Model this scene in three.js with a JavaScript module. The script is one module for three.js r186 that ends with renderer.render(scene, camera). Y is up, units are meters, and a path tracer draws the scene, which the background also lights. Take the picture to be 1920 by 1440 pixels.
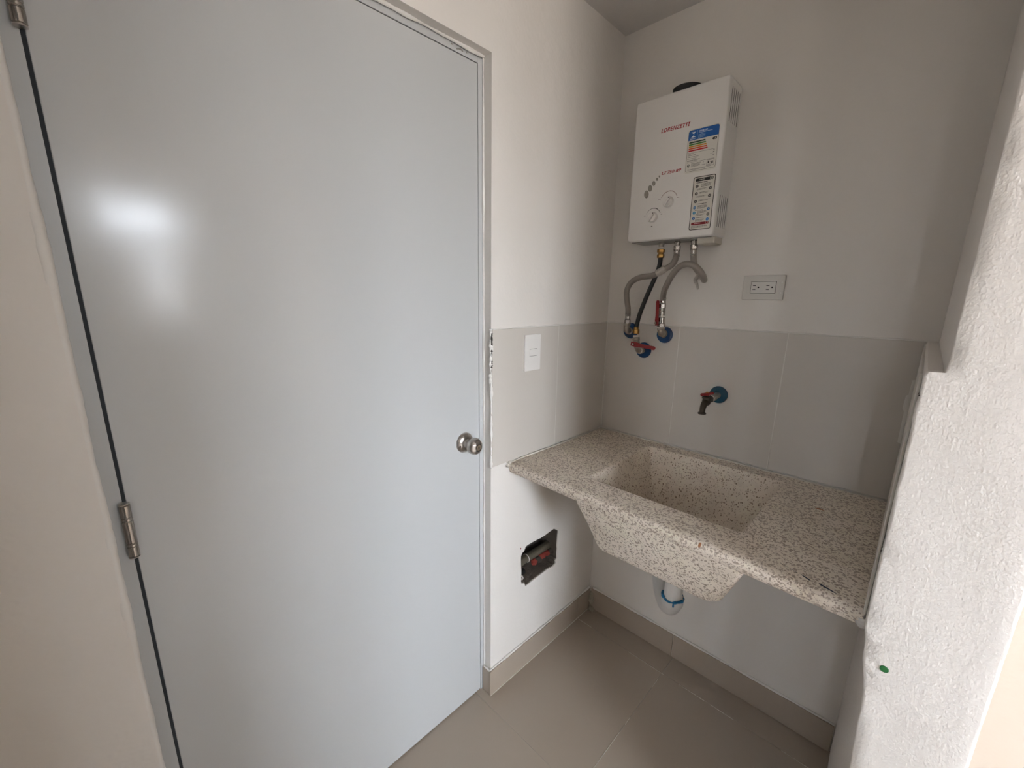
import * as THREE from 'three';
import { RoundedBoxGeometry } from 'three/addons/geometries/RoundedBoxGeometry.js';
import { TextGeometry } from 'three/addons/geometries/TextGeometry.js';
import { FontLoader } from 'three/addons/loaders/FontLoader.js';
import { RectAreaLightUniformsLib } from 'three/addons/lights/RectAreaLightUniformsLib.js';
import { mergeGeometries, mergeVertices, toCreasedNormals } from 'three/addons/utils/BufferGeometryUtils.js';
import { Brush, Evaluator, SUBTRACTION } from 'three-bvh-csg';

// ---------------------------------------------------------------- camera, sky, exposure
const scene = new THREE.Scene();
const camera = new THREE.PerspectiveCamera(84.98, 4 / 3, 0.03, 200);
camera.position.set(0.9557, 1.4847, 1.5562);
camera.rotation.set(-0.2296, 0.7713, 0.0131, 'YXZ');
camera.setViewOffset(1920, 1440, 1.8, -17.6, 1920, 1440);
camera.updateProjectionMatrix();

const renderer = new THREE.WebGLRenderer({ antialias: true });
renderer.toneMapping = THREE.LinearToneMapping;
renderer.toneMappingExposure = 1.03;
renderer.shadowMap.enabled = true;
const SKY = 34.0;                                             // overcast daylight: even cool sky above, warm ground below
{
  const w = 64, h = 32, d = new Float32Array(w * h * 4);
  for (let j = 0; j < h; j++) {
    const up = j >= h / 2, e = (j + 0.5 - h / 2) / (h / 2);
    const c = up ? [0.91 - 0.08 * e, 0.98 - 0.05 * e, 1.08] : [0.33, 0.285, 0.235];
    for (let i = 0; i < w; i++) d.set([c[0] * SKY, c[1] * SKY, c[2] * SKY, 1], (j * w + i) * 4);
  }
  const t = new THREE.DataTexture(d, w, h, THREE.RGBAFormat, THREE.FloatType);
  t.mapping = THREE.EquirectangularReflectionMapping; t.magFilter = THREE.LinearFilter; t.needsUpdate = true;
  scene.background = t;
}

// area lights at far windows out of view, strengthening their daylight [z0, z1, y0, y1]
const WIN = [[0.72, 1.28, 1.98, 2.28], [0.82, 1.04, 1.22, 1.90], [1.45, 2.5, 0.9, 2.2]];
RectAreaLightUniformsLib.init();
for (const [a, b, c, d] of WIN) {
  const l = new THREE.RectAreaLight(new THREE.Color().setRGB(0.94, 0.99, 1.06), 5, b - a, d - c);
  l.position.set(4.21, (c + d) / 2, (a + b) / 2); l.lookAt(0, (c + d) / 2, (a + b) / 2); l.name = 'unseen_window_daylight'; scene.add(l);
}

// ---------------------------------------------------------------- helpers
let seed = 7;
const rnd = () => { seed = (seed + 0x6d2b79f5) | 0; let t = Math.imul(seed ^ (seed >>> 15), 1 | seed); t = (t + Math.imul(t ^ (t >>> 7), 61 | t)) ^ t; return ((t ^ (t >>> 14)) >>> 0) / 4294967296; };
const V = (x, y, z) => new THREE.Vector3(x, y, z);
const used = {};
const numbered = (n) => { used[n] = (used[n] ?? -1) + 1; return used[n] ? n + '_' + String(used[n]).padStart(3, '0') : n; };
function put(mesh) { mesh.castShadow = true; mesh.receiveShadow = true; return mesh; }
function struct(name, geo, mat) {
  const m = put(new THREE.Mesh(geo, mat)); m.name = name; m.userData.kind = 'structure'; scene.add(m); return m;
}
function thing(name, label, category, at, group) {
  const g = new THREE.Group(); g.name = numbered(name); g.position.copy(at); g.userData = { label, category };
  if (group) g.userData.group = group;
  g.updateMatrixWorld(); scene.add(g); return g;
}
// geo is given in world coordinates and stored in the parent's own
function part(parent, name, geo, mat, label) {
  parent.updateWorldMatrix(true, false);
  const p = new THREE.Vector3().setFromMatrixPosition(parent.matrixWorld);
  geo.translate(-p.x, -p.y, -p.z);
  const m = put(new THREE.Mesh(geo, mat)); m.name = name; if (label) m.userData.label = label;
  parent.add(m); return m;
}
function merged(list) { return mergeGeometries(list.map((g) => { const q = g.index ? g.toNonIndexed() : g.clone(); for (const k of Object.keys(q.attributes)) if (!['position', 'normal', 'uv'].includes(k)) q.deleteAttribute(k); return q; })); }
function uvBox(geo, du = 0, dv = 0) {
  const g = geo.index ? geo.toNonIndexed() : geo, p = g.attributes.position, uv = new Float32Array(p.count * 2), a = V(), b = V(), c = V(), n = V();
  for (let i = 0; i < p.count; i += 3) {
    a.fromBufferAttribute(p, i); b.fromBufferAttribute(p, i + 1); c.fromBufferAttribute(p, i + 2);
    n.subVectors(b, a).cross(c.clone().sub(a));
    const x = Math.abs(n.x), y = Math.abs(n.y), z = Math.abs(n.z);
    for (let k = 0; k < 3; k++) {
      const q = [a, b, c][k], u = x >= y && x >= z ? [q.z + 0.37, q.y] : y >= z ? [q.x, q.z + 0.21] : [q.x, q.y];
      uv[(i + k) * 2] = u[0] + du; uv[(i + k) * 2 + 1] = u[1] + dv;
    }
  }
  g.setAttribute('uv', new THREE.BufferAttribute(uv, 2)); return g;
}
const box = (x0, x1, y0, y1, z0, z1) => uvBox(new THREE.BoxGeometry(x1 - x0, y1 - y0, z1 - z0).translate((x0 + x1) / 2, (y0 + y1) / 2, (z0 + z1) / 2));
const rbox = (x0, x1, y0, y1, z0, z1, r, s = 2) => uvBox(new RoundedBoxGeometry(x1 - x0, y1 - y0, z1 - z0, s, r).translate((x0 + x1) / 2, (y0 + y1) / 2, (z0 + z1) / 2));
// a surface of revolution about the line from a towards b; profile = [radius, distance along]
function lathe(a, b, profile, seg = 32) {
  const g = new THREE.LatheGeometry(profile.map(([r, d]) => new THREE.Vector2(Math.max(r, 1e-5), d)), seg);
  const q = new THREE.Quaternion().setFromUnitVectors(V(0, 1, 0), b.clone().sub(a).normalize());
  return toCreasedNormals(g, 0.6).applyQuaternion(q).translate(a.x, a.y, a.z);
}
const rod = (a, b, r, seg = 24, r2 = r) => { const L = a.distanceTo(b), c = Math.min(r, r2) * 0.12; return lathe(a, b, [[0, 0], [r - c, 0], [r, c], [r2, L - c], [r2 - c, L], [0, L]], seg); };
const hex = (a, b, r) => { const L = a.distanceTo(b), c = r * 0.14; return lathe(a, b, [[0, 0], [r - c, 0], [r, c], [r, L - c], [r - c, L], [0, L]], 6); };
// sweep a ring along points; radius may vary; uv u = round, v = metres along
function sweep(pts, radius, seg = 16, steps = 0, flat = 1) {
  const curve = new THREE.CatmullRomCurve3(pts, false, 'centripetal'), n = steps || pts.length * 8, fr = curve.computeFrenetFrames(n, false), L = curve.getLength();
  const pos = [], uv = [], idx = [];
  for (let i = 0; i <= n; i++) {
    const c = curve.getPointAt(i / n), N = fr.normals[i], B = fr.binormals[i];
    for (let k = 0; k <= seg; k++) {
      const t = k / seg * Math.PI * 2, r = typeof radius === 'function' ? radius(i / n, t) : radius;
      const v = c.clone().addScaledVector(N, Math.cos(t) * r).addScaledVector(B, Math.sin(t) * r * flat);
      pos.push(v.x, v.y, v.z); uv.push(k / seg, i / n * L);
    }
  }
  for (let i = 0; i < n; i++) for (let k = 0; k < seg; k++) { const a = i * (seg + 1) + k, b = a + seg + 1; idx.push(a, b, a + 1, b, b + 1, a + 1); }
  const e0 = pos.length / 3; const s = curve.getPointAt(0), e = curve.getPointAt(1);
  pos.push(s.x, s.y, s.z, e.x, e.y, e.z); uv.push(0, 0, 0, 0);
  for (let k = 0; k < seg; k++) { idx.push(e0, k, k + 1); const a = n * (seg + 1) + k; idx.push(e0 + 1, a + 1, a); }
  const g = new THREE.BufferGeometry();
  g.setAttribute('position', new THREE.Float32BufferAttribute(pos, 3)); g.setAttribute('uv', new THREE.Float32BufferAttribute(uv, 2)); g.setIndex(idx); g.computeVertexNormals();
  return g;
}
// uneven bead of filler along a polyline
function bead(pts, r, wob, n = 60, seg = 7) {
  const ph = [rnd() * 6, rnd() * 6, rnd() * 6], jit = Array.from({ length: n + 1 }, () => rnd());
  return sweep(pts, (t) => r * (1 + wob * (0.5 * Math.sin(t * 23 + ph[0]) + 0.35 * Math.sin(t * 61 + ph[1]) + 0.6 * (jit[Math.round(t * n)] - 0.5))), seg, n);
}
// shape in (u, v) extruded by w; map: [u, v, w] axes -> world
function extrude(shape, depth, to, opt = {}) {
  const g = new THREE.ExtrudeGeometry(shape, { depth, bevelEnabled: false, curveSegments: 12, ...opt });
  return g.applyMatrix4(to);
}
const ZY = (x) => new THREE.Matrix4().set(0, 0, -1, x, 0, 1, 0, 0, 1, 0, 0, 0, 0, 0, 0, 1);       // u -> z, v -> y, depth -> -x
const XY = (z) => new THREE.Matrix4().makeTranslation(0, 0, z);
const rectShape = (u0, u1, v0, v1, r = 0) => { const s = new THREE.Shape(); if (!r) return s.moveTo(u0, v0).lineTo(u1, v0).lineTo(u1, v1).lineTo(u0, v1).closePath(), s;
  s.moveTo(u0 + r, v0); s.lineTo(u1 - r, v0); s.absarc(u1 - r, v0 + r, r, -Math.PI / 2, 0); s.lineTo(u1, v1 - r); s.absarc(u1 - r, v1 - r, r, 0, Math.PI / 2);
  s.lineTo(u0 + r, v1); s.absarc(u0 + r, v1 - r, r, Math.PI / 2, Math.PI); s.lineTo(u0, v0 + r); s.absarc(u0 + r, v0 + r, r, Math.PI, Math.PI * 1.5); return s; };
const polyShape = (p) => { const s = new THREE.Shape(); p.forEach(([u, v], i) => i ? s.lineTo(u, v) : s.moveTo(u, v)); s.closePath(); return s; };
// stack of rounded rectangles [y, x0, x1, z0, z1, r]
function loft(levels, n = 6) {
  const pos = [], idx = [], M = 4 * (n + 1);
  for (const [y, x0, x1, z0, z1, r] of levels) for (const [cx, cz, a0] of [[x1 - r, z1 - r, 0], [x0 + r, z1 - r, 1], [x0 + r, z0 + r, 2], [x1 - r, z0 + r, 3]])
    for (let k = 0; k <= n; k++) { const t = (a0 + k / n) * Math.PI / 2; pos.push(cx + Math.cos(t) * r, y, cz + Math.sin(t) * r); }
  const R = levels.length;
  for (let i = 0; i < R - 1; i++) for (let k = 0; k < M; k++) { const a = i * M + k, b = i * M + (k + 1) % M, c = a + M, d = b + M; idx.push(a, c, b, b, c, d); }
  for (const [row, f] of [[0, 0], [R - 1, 1]]) for (let k = 1; k < M - 1; k++) { const o = row * M; f ? idx.push(o, o + k + 1, o + k) : idx.push(o, o + k, o + k + 1); }
  const g = new THREE.BufferGeometry(); g.setAttribute('position', new THREE.Float32BufferAttribute(pos, 3)); g.setIndex(idx);
  const q = g.toNonIndexed(); q.computeVertexNormals(); return uvBox(q);
}
// stack of rounded polygons [y, [[x, z, corner radius], ...]] (counter-clockwise seen from below)
function loftPoly(levels, n = 5) {
  const pos = [], idx = []; let Mn = 0;
  for (const [y, pts] of levels) {
    let c = 0;
    pts.forEach(([x, z, r], i) => { const [px, pz] = pts[(i + pts.length - 1) % pts.length], [qx, qz] = pts[(i + 1) % pts.length], lp = Math.hypot(px - x, pz - z), lq = Math.hypot(qx - x, qz - z), a = [x + (px - x) / lp * r, z + (pz - z) / lp * r], b = [x + (qx - x) / lq * r, z + (qz - z) / lq * r];
      for (let k = 0; k <= n; k++) { const t = k / n, u = 1 - t; pos.push(u * u * a[0] + 2 * u * t * x + t * t * b[0], y, u * u * a[1] + 2 * u * t * z + t * t * b[1]); c++; } });
    Mn = c;
  }
  const R = levels.length;
  for (let i = 0; i < R - 1; i++) for (let k = 0; k < Mn; k++) { const a = i * Mn + k, b = i * Mn + (k + 1) % Mn, c = a + Mn, d = b + Mn; idx.push(a, c, b, b, c, d); }
  for (const [row, f] of [[0, 0], [R - 1, 1]]) for (let k = 1; k < Mn - 1; k++) { const o = row * Mn; f ? idx.push(o, o + k + 1, o + k) : idx.push(o, o + k, o + k + 1); }
  const g = new THREE.BufferGeometry(); g.setAttribute('position', new THREE.Float32BufferAttribute(pos, 3)); g.setIndex(idx);
  const q = g.toNonIndexed(); q.computeVertexNormals(); return uvBox(q);
}
const csg = new Evaluator(); csg.useGroups = false;
const cut = (a, ...bs) => { let r = new Brush(a); r.updateMatrixWorld(); for (const b of bs) { const q = new Brush(b); q.updateMatrixWorld(); r = csg.evaluate(r, q, SUBTRACTION); r.updateMatrixWorld(); } return r.geometry; };
function smooth(g, angle = 0.6) { const q = g.clone(); for (const k of Object.keys(q.attributes)) if (k !== 'position') q.deleteAttribute(k); return toCreasedNormals(mergeVertices(q, 2e-5), angle); }

// ---------------------------------------------------------------- textures
function noiseGrid(n, seedN) { let s = seedN; const r = () => { s = (s * 1664525 + 1013904223) >>> 0; return s / 4294967296; }; return Float32Array.from({ length: n * n }, r); }
function vnoise(grid, n, x, y) { const xi = Math.floor(x), yi = Math.floor(y), fx = x - xi, fy = y - yi, u = fx * fx * (3 - 2 * fx), v = fy * fy * (3 - 2 * fy), m = (a) => ((a % n) + n) % n, g = (a, b) => grid[m(b) * n + m(a)];
  return (g(xi, yi) * (1 - u) + g(xi + 1, yi) * u) * (1 - v) + (g(xi, yi + 1) * (1 - u) + g(xi + 1, yi + 1) * u) * v; }
function field(size, layers) {           // layers: [cells across u, cells across v, weight, seed, sharpen]
  const out = new Float32Array(size * size);
  for (const [cu, cv, w, sd, pw] of layers) { const n = Math.max(cu, cv), g = noiseGrid(n, sd);
    for (let j = 0; j < size; j++) for (let i = 0; i < size; i++) { let v = vnoise2(g, n, cu, cv, i / size * cu, j / size * cv); if (pw) v = Math.pow(v, pw); out[j * size + i] += w * v; } }
  return out;
}
function vnoise2(grid, n, cu, cv, x, y) { const xi = Math.floor(x), yi = Math.floor(y), fx = x - xi, fy = y - yi, u = fx * fx * (3 - 2 * fx), v = fy * fy * (3 - 2 * fy), g = (a, b) => grid[(b % cv) * n + (a % cu)];
  return (g(xi, yi) * (1 - u) + g(xi + 1, yi) * u) * (1 - v) + (g(xi, yi + 1) * (1 - u) + g(xi + 1, yi + 1) * u) * v; }
function grayTex(f, size, metres, wide = metres) {
  const d = new Uint8Array(size * size * 4); let lo = 1e9, hi = -1e9; for (const v of f) { lo = Math.min(lo, v); hi = Math.max(hi, v); }
  for (let i = 0; i < f.length; i++) { const v = (f[i] - lo) / (hi - lo) * 255; d.set([v, v, v, 255], i * 4); }
  const t = new THREE.DataTexture(d, size, size); t.wrapS = t.wrapT = THREE.RepeatWrapping; t.magFilter = THREE.LinearFilter; t.repeat.set(1 / wide, 1 / metres); t.needsUpdate = true; return t;
}
const bumpRough = grayTex(field(1024, [[10, 7, 0.3, 11], [52, 30, 0.45, 12], [120, 76, 0.5, 13, 2], [256, 200, 0.3, 14]]), 1024, 0.34);
const bumpWall = grayTex(field(512, [[6, 5, 0.5, 21], [24, 20, 0.35, 22], [90, 90, 0.2, 23]]), 512, 0.6);
const bumpDoor = grayTex(field(512, [[3, 2, 1.0, 31], [8, 4, 0.3, 32], [60, 6, 0.012, 33], [130, 40, 0.012, 34]]), 512, 1.3, 1.3);
const roughDoor = (() => { const f = field(512, [[4, 4, 0.35, 41], [120, 10, 0.35, 42], [30, 5, 0.3, 43]]), size = 512, d = new Uint8Array(size * size * 4);
  for (let i = 0; i < f.length; i++) { const v = 212 + 75 * (f[i] - 0.5); d.set([255, v, 255, 255], i * 4); }
  const t = new THREE.DataTexture(d, size, size); t.wrapS = t.wrapT = THREE.RepeatWrapping; t.magFilter = THREE.LinearFilter; t.repeat.set(1 / 0.9, 1 / 0.9); t.needsUpdate = true; return t; })();
const bumpMortar = grayTex(field(512, [[20, 20, 0.6, 51], [70, 70, 0.5, 52], [160, 160, 0.3, 53]]), 512, 0.2);
function canvasTex(w, h, draw, metres) {
  const c = document.createElement('canvas'); c.width = w; c.height = h; draw(c.getContext('2d'), w, h);
  const t = new THREE.CanvasTexture(c); t.colorSpace = THREE.SRGBColorSpace; t.magFilter = THREE.LinearFilter; t.anisotropy = 8;
  if (metres) { t.wrapS = t.wrapT = THREE.RepeatWrapping; t.repeat.set(1 / metres, 1 / metres); }
  return t;
}
// terrazzo: stone chips set in pale cement
function terrazzo(count, rMin, rMax, base, chips, sd) {
  let s = sd; const r = () => { s = (s * 1664525 + 1013904223) >>> 0; return s / 4294967296; };
  const S = 2048, metres = 0.6, k = S / metres;
  return canvasTex(S, S, (c) => {
    c.fillStyle = base; c.fillRect(0, 0, S, S);
    for (let i = 0; i < 500; i++) { c.fillStyle = r() < 0.5 ? 'rgba(120,95,70,0.03)' : 'rgba(255,250,240,0.05)'; const x = r() * S, y = r() * S, q = 20 + r() * 110; for (const ox of [-S, 0, S]) for (const oy of [-S, 0, S]) { c.beginPath(); c.arc(x + ox, y + oy, q, 0, 7); c.fill(); } }
    for (let i = 0; i < count; i++) {
      const x = r() * S, y = r() * S, R = (rMin + (rMax - rMin) * Math.pow(r(), 2.6)) * k, n = 5 + Math.floor(r() * 3), a0 = r() * 6.28, ecc = 0.5 + r() * 0.45, pts = [];
      for (let q = 0; q < n; q++) { const t = (q + (r() - 0.5) * 0.7) / n * 6.283, rr = R * (0.7 + 0.4 * r()); const px = Math.cos(t) * rr, py = Math.sin(t) * rr * ecc; pts.push([px * Math.cos(a0) - py * Math.sin(a0), px * Math.sin(a0) + py * Math.cos(a0)]); }
      c.fillStyle = chips[Math.floor(r() * chips.length)];
      for (const ox of [-S, 0, S]) for (const oy of [-S, 0, S]) { if (x + ox < -R || x + ox > S + R || y + oy < -R || y + oy > S + R) continue; c.beginPath(); pts.forEach(([px, py], q) => q ? c.lineTo(x + ox + px, y + oy + py) : c.moveTo(x + ox + px, y + oy + py)); c.closePath(); c.fill(); }
    }
  }, metres);
}
const terrDense = terrazzo(24000, 0.0008, 0.0044, '#ebdfd2', ['#b4a596', '#aa9b8d', '#bcad9e', '#a29384', '#c1b2a3', '#ae9f90'], 5);
const terrSparse = terrazzo(11500, 0.0008, 0.0036, '#e4d7c8', ['#a08d78', '#8c7964', '#ac9985', '#806d5a', '#b5a38f'], 9);
const terrFront = terrazzo(16500, 0.0009, 0.0042, '#e8dccf', ['#aa9b8c', '#9d8e7f', '#b4a596', '#958677'], 15);
const braidTex = canvasTex(128, 128, (c) => { c.fillStyle = '#777'; c.fillRect(0, 0, 128, 128); c.lineWidth = 5; for (let i = -8; i < 16; i++) { c.strokeStyle = '#fff'; c.beginPath(); c.moveTo(i * 16, 0); c.lineTo(i * 16 + 128, 128); c.stroke(); c.strokeStyle = '#222'; c.lineWidth = 3; c.beginPath(); c.moveTo(i * 16 + 128, 0); c.lineTo(i * 16, 128); c.stroke(); c.lineWidth = 5; } });
braidTex.colorSpace = THREE.NoColorSpace; braidTex.wrapS = braidTex.wrapT = THREE.RepeatWrapping; braidTex.repeat.set(3, 1 / 0.022);

// ---------------------------------------------------------------- materials
const M = {};
const std = (o) => new THREE.MeshStandardMaterial(o), phy = (o) => new THREE.MeshPhysicalMaterial(o);
const lin = (r, g, b) => new THREE.Color().setRGB(r, g, b);
M.wall = std({ color: lin(0.79, 0.752, 0.705), roughness: 0.62, bumpMap: bumpWall, bumpScale: 0.0012 });
M.unseenBlocker = std({ color: lin(0.36, 0.35, 0.34), roughness: 0.8 });  // grey of the unseen light blockers, chosen to cut bounced light
M.stub = std({ color: lin(0.755, 0.71, 0.665), roughness: 0.6, bumpMap: bumpRough, bumpScale: 0.0010 });
M.cream = std({ color: lin(0.72, 0.63, 0.53), roughness: 0.7, bumpMap: bumpWall, bumpScale: 0.001 });
M.ceiling = std({ color: lin(0.66, 0.63, 0.605), roughness: 0.9, bumpMap: bumpWall, bumpScale: 0.001 });
M.filler = std({ color: lin(0.80, 0.775, 0.735), roughness: 0.6 });
M.door = phy({ color: lin(0.545, 0.555, 0.555), roughness: 0.19, roughnessMap: roughDoor, bumpMap: bumpDoor, bumpScale: 0.0012, specularIntensity: 1.0 });
M.frame = std({ color: lin(0.52, 0.53, 0.53), roughness: 0.35, bumpMap: bumpDoor, bumpScale: 0.001 });
M.wallTile = std({ color: lin(0.61, 0.568, 0.518), roughness: 0.38, bumpMap: bumpWall, bumpScale: 0.0003 });
M.wallGrout = std({ color: lin(0.73, 0.70, 0.65), roughness: 0.9 });
M.floorTiles = [0, 1, 2].map((k) => std({ color: lin(0.395 + k * 0.006, 0.33 + k * 0.005, 0.27 + k * 0.004), roughness: 0.27, bumpMap: bumpWall, bumpScale: 0.0001 }));
M.floorGrout = std({ color: lin(0.40, 0.36, 0.31), roughness: 0.95 });
M.groutPale = std({ color: lin(0.62, 0.57, 0.50), roughness: 0.95 });
M.sink = std({ map: terrDense, roughness: 0.72, bumpMap: bumpMortar, bumpScale: 0.0003 });
M.basin = std({ map: terrSparse, roughness: 0.6, bumpMap: bumpMortar, bumpScale: 0.0003 });
M.basinOut = std({ map: terrFront, roughness: 0.72, bumpMap: bumpMortar, bumpScale: 0.0003 });
M.white = std({ color: lin(0.80, 0.775, 0.745), roughness: 0.32 });
M.whitePlastic = std({ color: lin(0.70, 0.675, 0.64), roughness: 0.4 });
M.pvc = std({ color: lin(0.66, 0.64, 0.61), roughness: 0.35 });
M.dark = std({ color: lin(0.012, 0.011, 0.010), roughness: 0.8 });
M.black = std({ color: lin(0.006, 0.006, 0.006), roughness: 0.55 });
M.steel = std({ color: lin(0.44, 0.41, 0.38), metalness: 1, roughness: 0.2 });
M.satin = std({ color: lin(0.50, 0.465, 0.43), metalness: 1, roughness: 0.30 });
M.chrome = std({ color: lin(0.52, 0.485, 0.45), metalness: 1, roughness: 0.16 });
M.braid = std({ color: lin(0.36, 0.325, 0.29), metalness: 0.85, roughness: 0.36, bumpMap: braidTex, bumpScale: 0.0007 });
M.brass = std({ color: lin(0.36, 0.20, 0.06), metalness: 1, roughness: 0.28 });
M.nickel = std({ color: lin(0.40, 0.36, 0.31), metalness: 0.95, roughness: 0.28, bumpMap: bumpMortar, bumpScale: 0.0004 });
M.oldBrass = std({ color: lin(0.055, 0.042, 0.030), metalness: 0.6, roughness: 0.38 });
M.rubber = std({ color: lin(0.010, 0.010, 0.010), roughness: 0.5 });
M.red = std({ color: lin(0.24, 0.008, 0.010), roughness: 0.38 });
M.blue = phy({ color: lin(0.010, 0.095, 0.30), roughness: 0.25, clearcoat: 0.6, bumpMap: bumpMortar, bumpScale: 0.003 });
M.teal = phy({ color: lin(0.006, 0.13, 0.24), roughness: 0.25, clearcoat: 0.6, bumpMap: bumpMortar, bumpScale: 0.003 });
M.glue = std({ color: lin(0.008, 0.14, 0.30), roughness: 0.35 });
M.tape = std({ color: lin(0.78, 0.75, 0.70), roughness: 0.8 });
M.gray = std({ color: lin(0.26, 0.245, 0.215), roughness: 0.4 });
M.dull = std({ color: lin(0.10, 0.085, 0.06), roughness: 0.5 });
M.mortar = std({ color: lin(0.12, 0.098, 0.08), roughness: 0.95, bumpMap: bumpMortar, bumpScale: 0.004 });
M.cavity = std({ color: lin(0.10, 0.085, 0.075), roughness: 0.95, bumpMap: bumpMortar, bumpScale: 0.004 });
M.brick = std({ color: lin(0.46, 0.075, 0.055), roughness: 0.7, bumpMap: bumpMortar, bumpScale: 0.002 });
M.lettering = std({ color: lin(0.36, 0.010, 0.022), roughness: 0.5 });
M.ink = std({ color: lin(0.05, 0.035, 0.035), roughness: 0.6 });
M.inkRed = std({ color: lin(0.14, 0.012, 0.016), roughness: 0.6 });

// ================================================================ the setting
const H = 2.408, RX = 4.2, RZ = 3.4, JZ = 0.665, HZ = 1.577, RECESS = -0.036;

// floor: grout bed with 60 cm porcelain tiles
const floor = struct('floor', box(-0.16, RX + 0.15, -0.15, -0.0014, -0.15, RZ + 0.15), M.floorGrout);
{
  const xs = [-0.16], zs = [-0.1]; for (let x = 0.43; x < RX; x += 0.6) xs.push(x); xs.push(RX + 0.1); for (let z = 0.115; z < RZ; z += 0.59) zs.push(z); zs.push(RZ + 0.1);
  for (let i = 0; i < xs.length - 1; i++) for (let j = 0; j < zs.length - 1; j++)
    part(floor, 'floor_tile', rbox(xs[i] + 0.001, xs[i + 1] - 0.001, -0.012, (rnd() - 0.5) * 0.0006, zs[j] + 0.001, zs[j + 1] - 0.001, 0.0008, 1), M.floorTiles[(i * 2 + j) % 3]);
}
// pale grout smears left on joints
{
  const sm = [[0.02, 0.115, 0.09, 0.114], [0.28, 0.1165, 0.44, 0.117], [0.50, 0.117, 0.60, 0.1165], [0.62, 0.1165, 0.70, 0.117], [0.4305, 0.155, 0.4302, 0.205], [0.430, 0.375, 0.4305, 0.41], [0.4303, 0.45, 0.430, 0.62], [0.85, 0.116, 0.96, 0.1155]];
  for (const [a, b, c, d] of sm) part(floor, 'grout_smear', bead([V(a, -0.0002, b), V((a + c) / 2, 0.0001, (b + d) / 2), V(c, -0.0002, d)], 0.0011, 0.5, 24, 6), M.groutPale);
}

// door wall, with its doorway and a broken hole for the pipes
const HOLE = [[0.5071, 0.5036], [0.5058, 0.5158], [0.4994, 0.5255], [0.4894, 0.5285], [0.4814, 0.5427], [0.4714, 0.5458], [0.4438, 0.5457], [0.419, 0.5442], [0.3937, 0.5422], [0.3643, 0.5426], [0.3342, 0.5457], [0.3189, 0.5468], [0.3065, 0.5489], [0.3011, 0.5425], [0.2909, 0.5366], [0.2792, 0.5278], [0.2777, 0.5174], [0.2801, 0.5032], [0.2822, 0.4594], [0.2795, 0.4413], [0.2806, 0.4191], [0.2782, 0.3923], [0.2872, 0.3938], [0.29, 0.3866], [0.2871, 0.3795], [0.2932, 0.3725], [0.3012, 0.3722], [0.3056, 0.3659], [0.3151, 0.3729], [0.3177, 0.3691], [0.327, 0.3744], [0.3308, 0.3715], [0.3388, 0.3756], [0.3579, 0.3727], [0.3712, 0.3725], [0.3937, 0.3717], [0.423, 0.3706], [0.4445, 0.3684], [0.4621, 0.3665], [0.4788, 0.3659], [0.4827, 0.3804], [0.4922, 0.3874], [0.5008, 0.3902], [0.5031, 0.4026], [0.503, 0.4472], [0.5057, 0.4745]];
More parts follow.
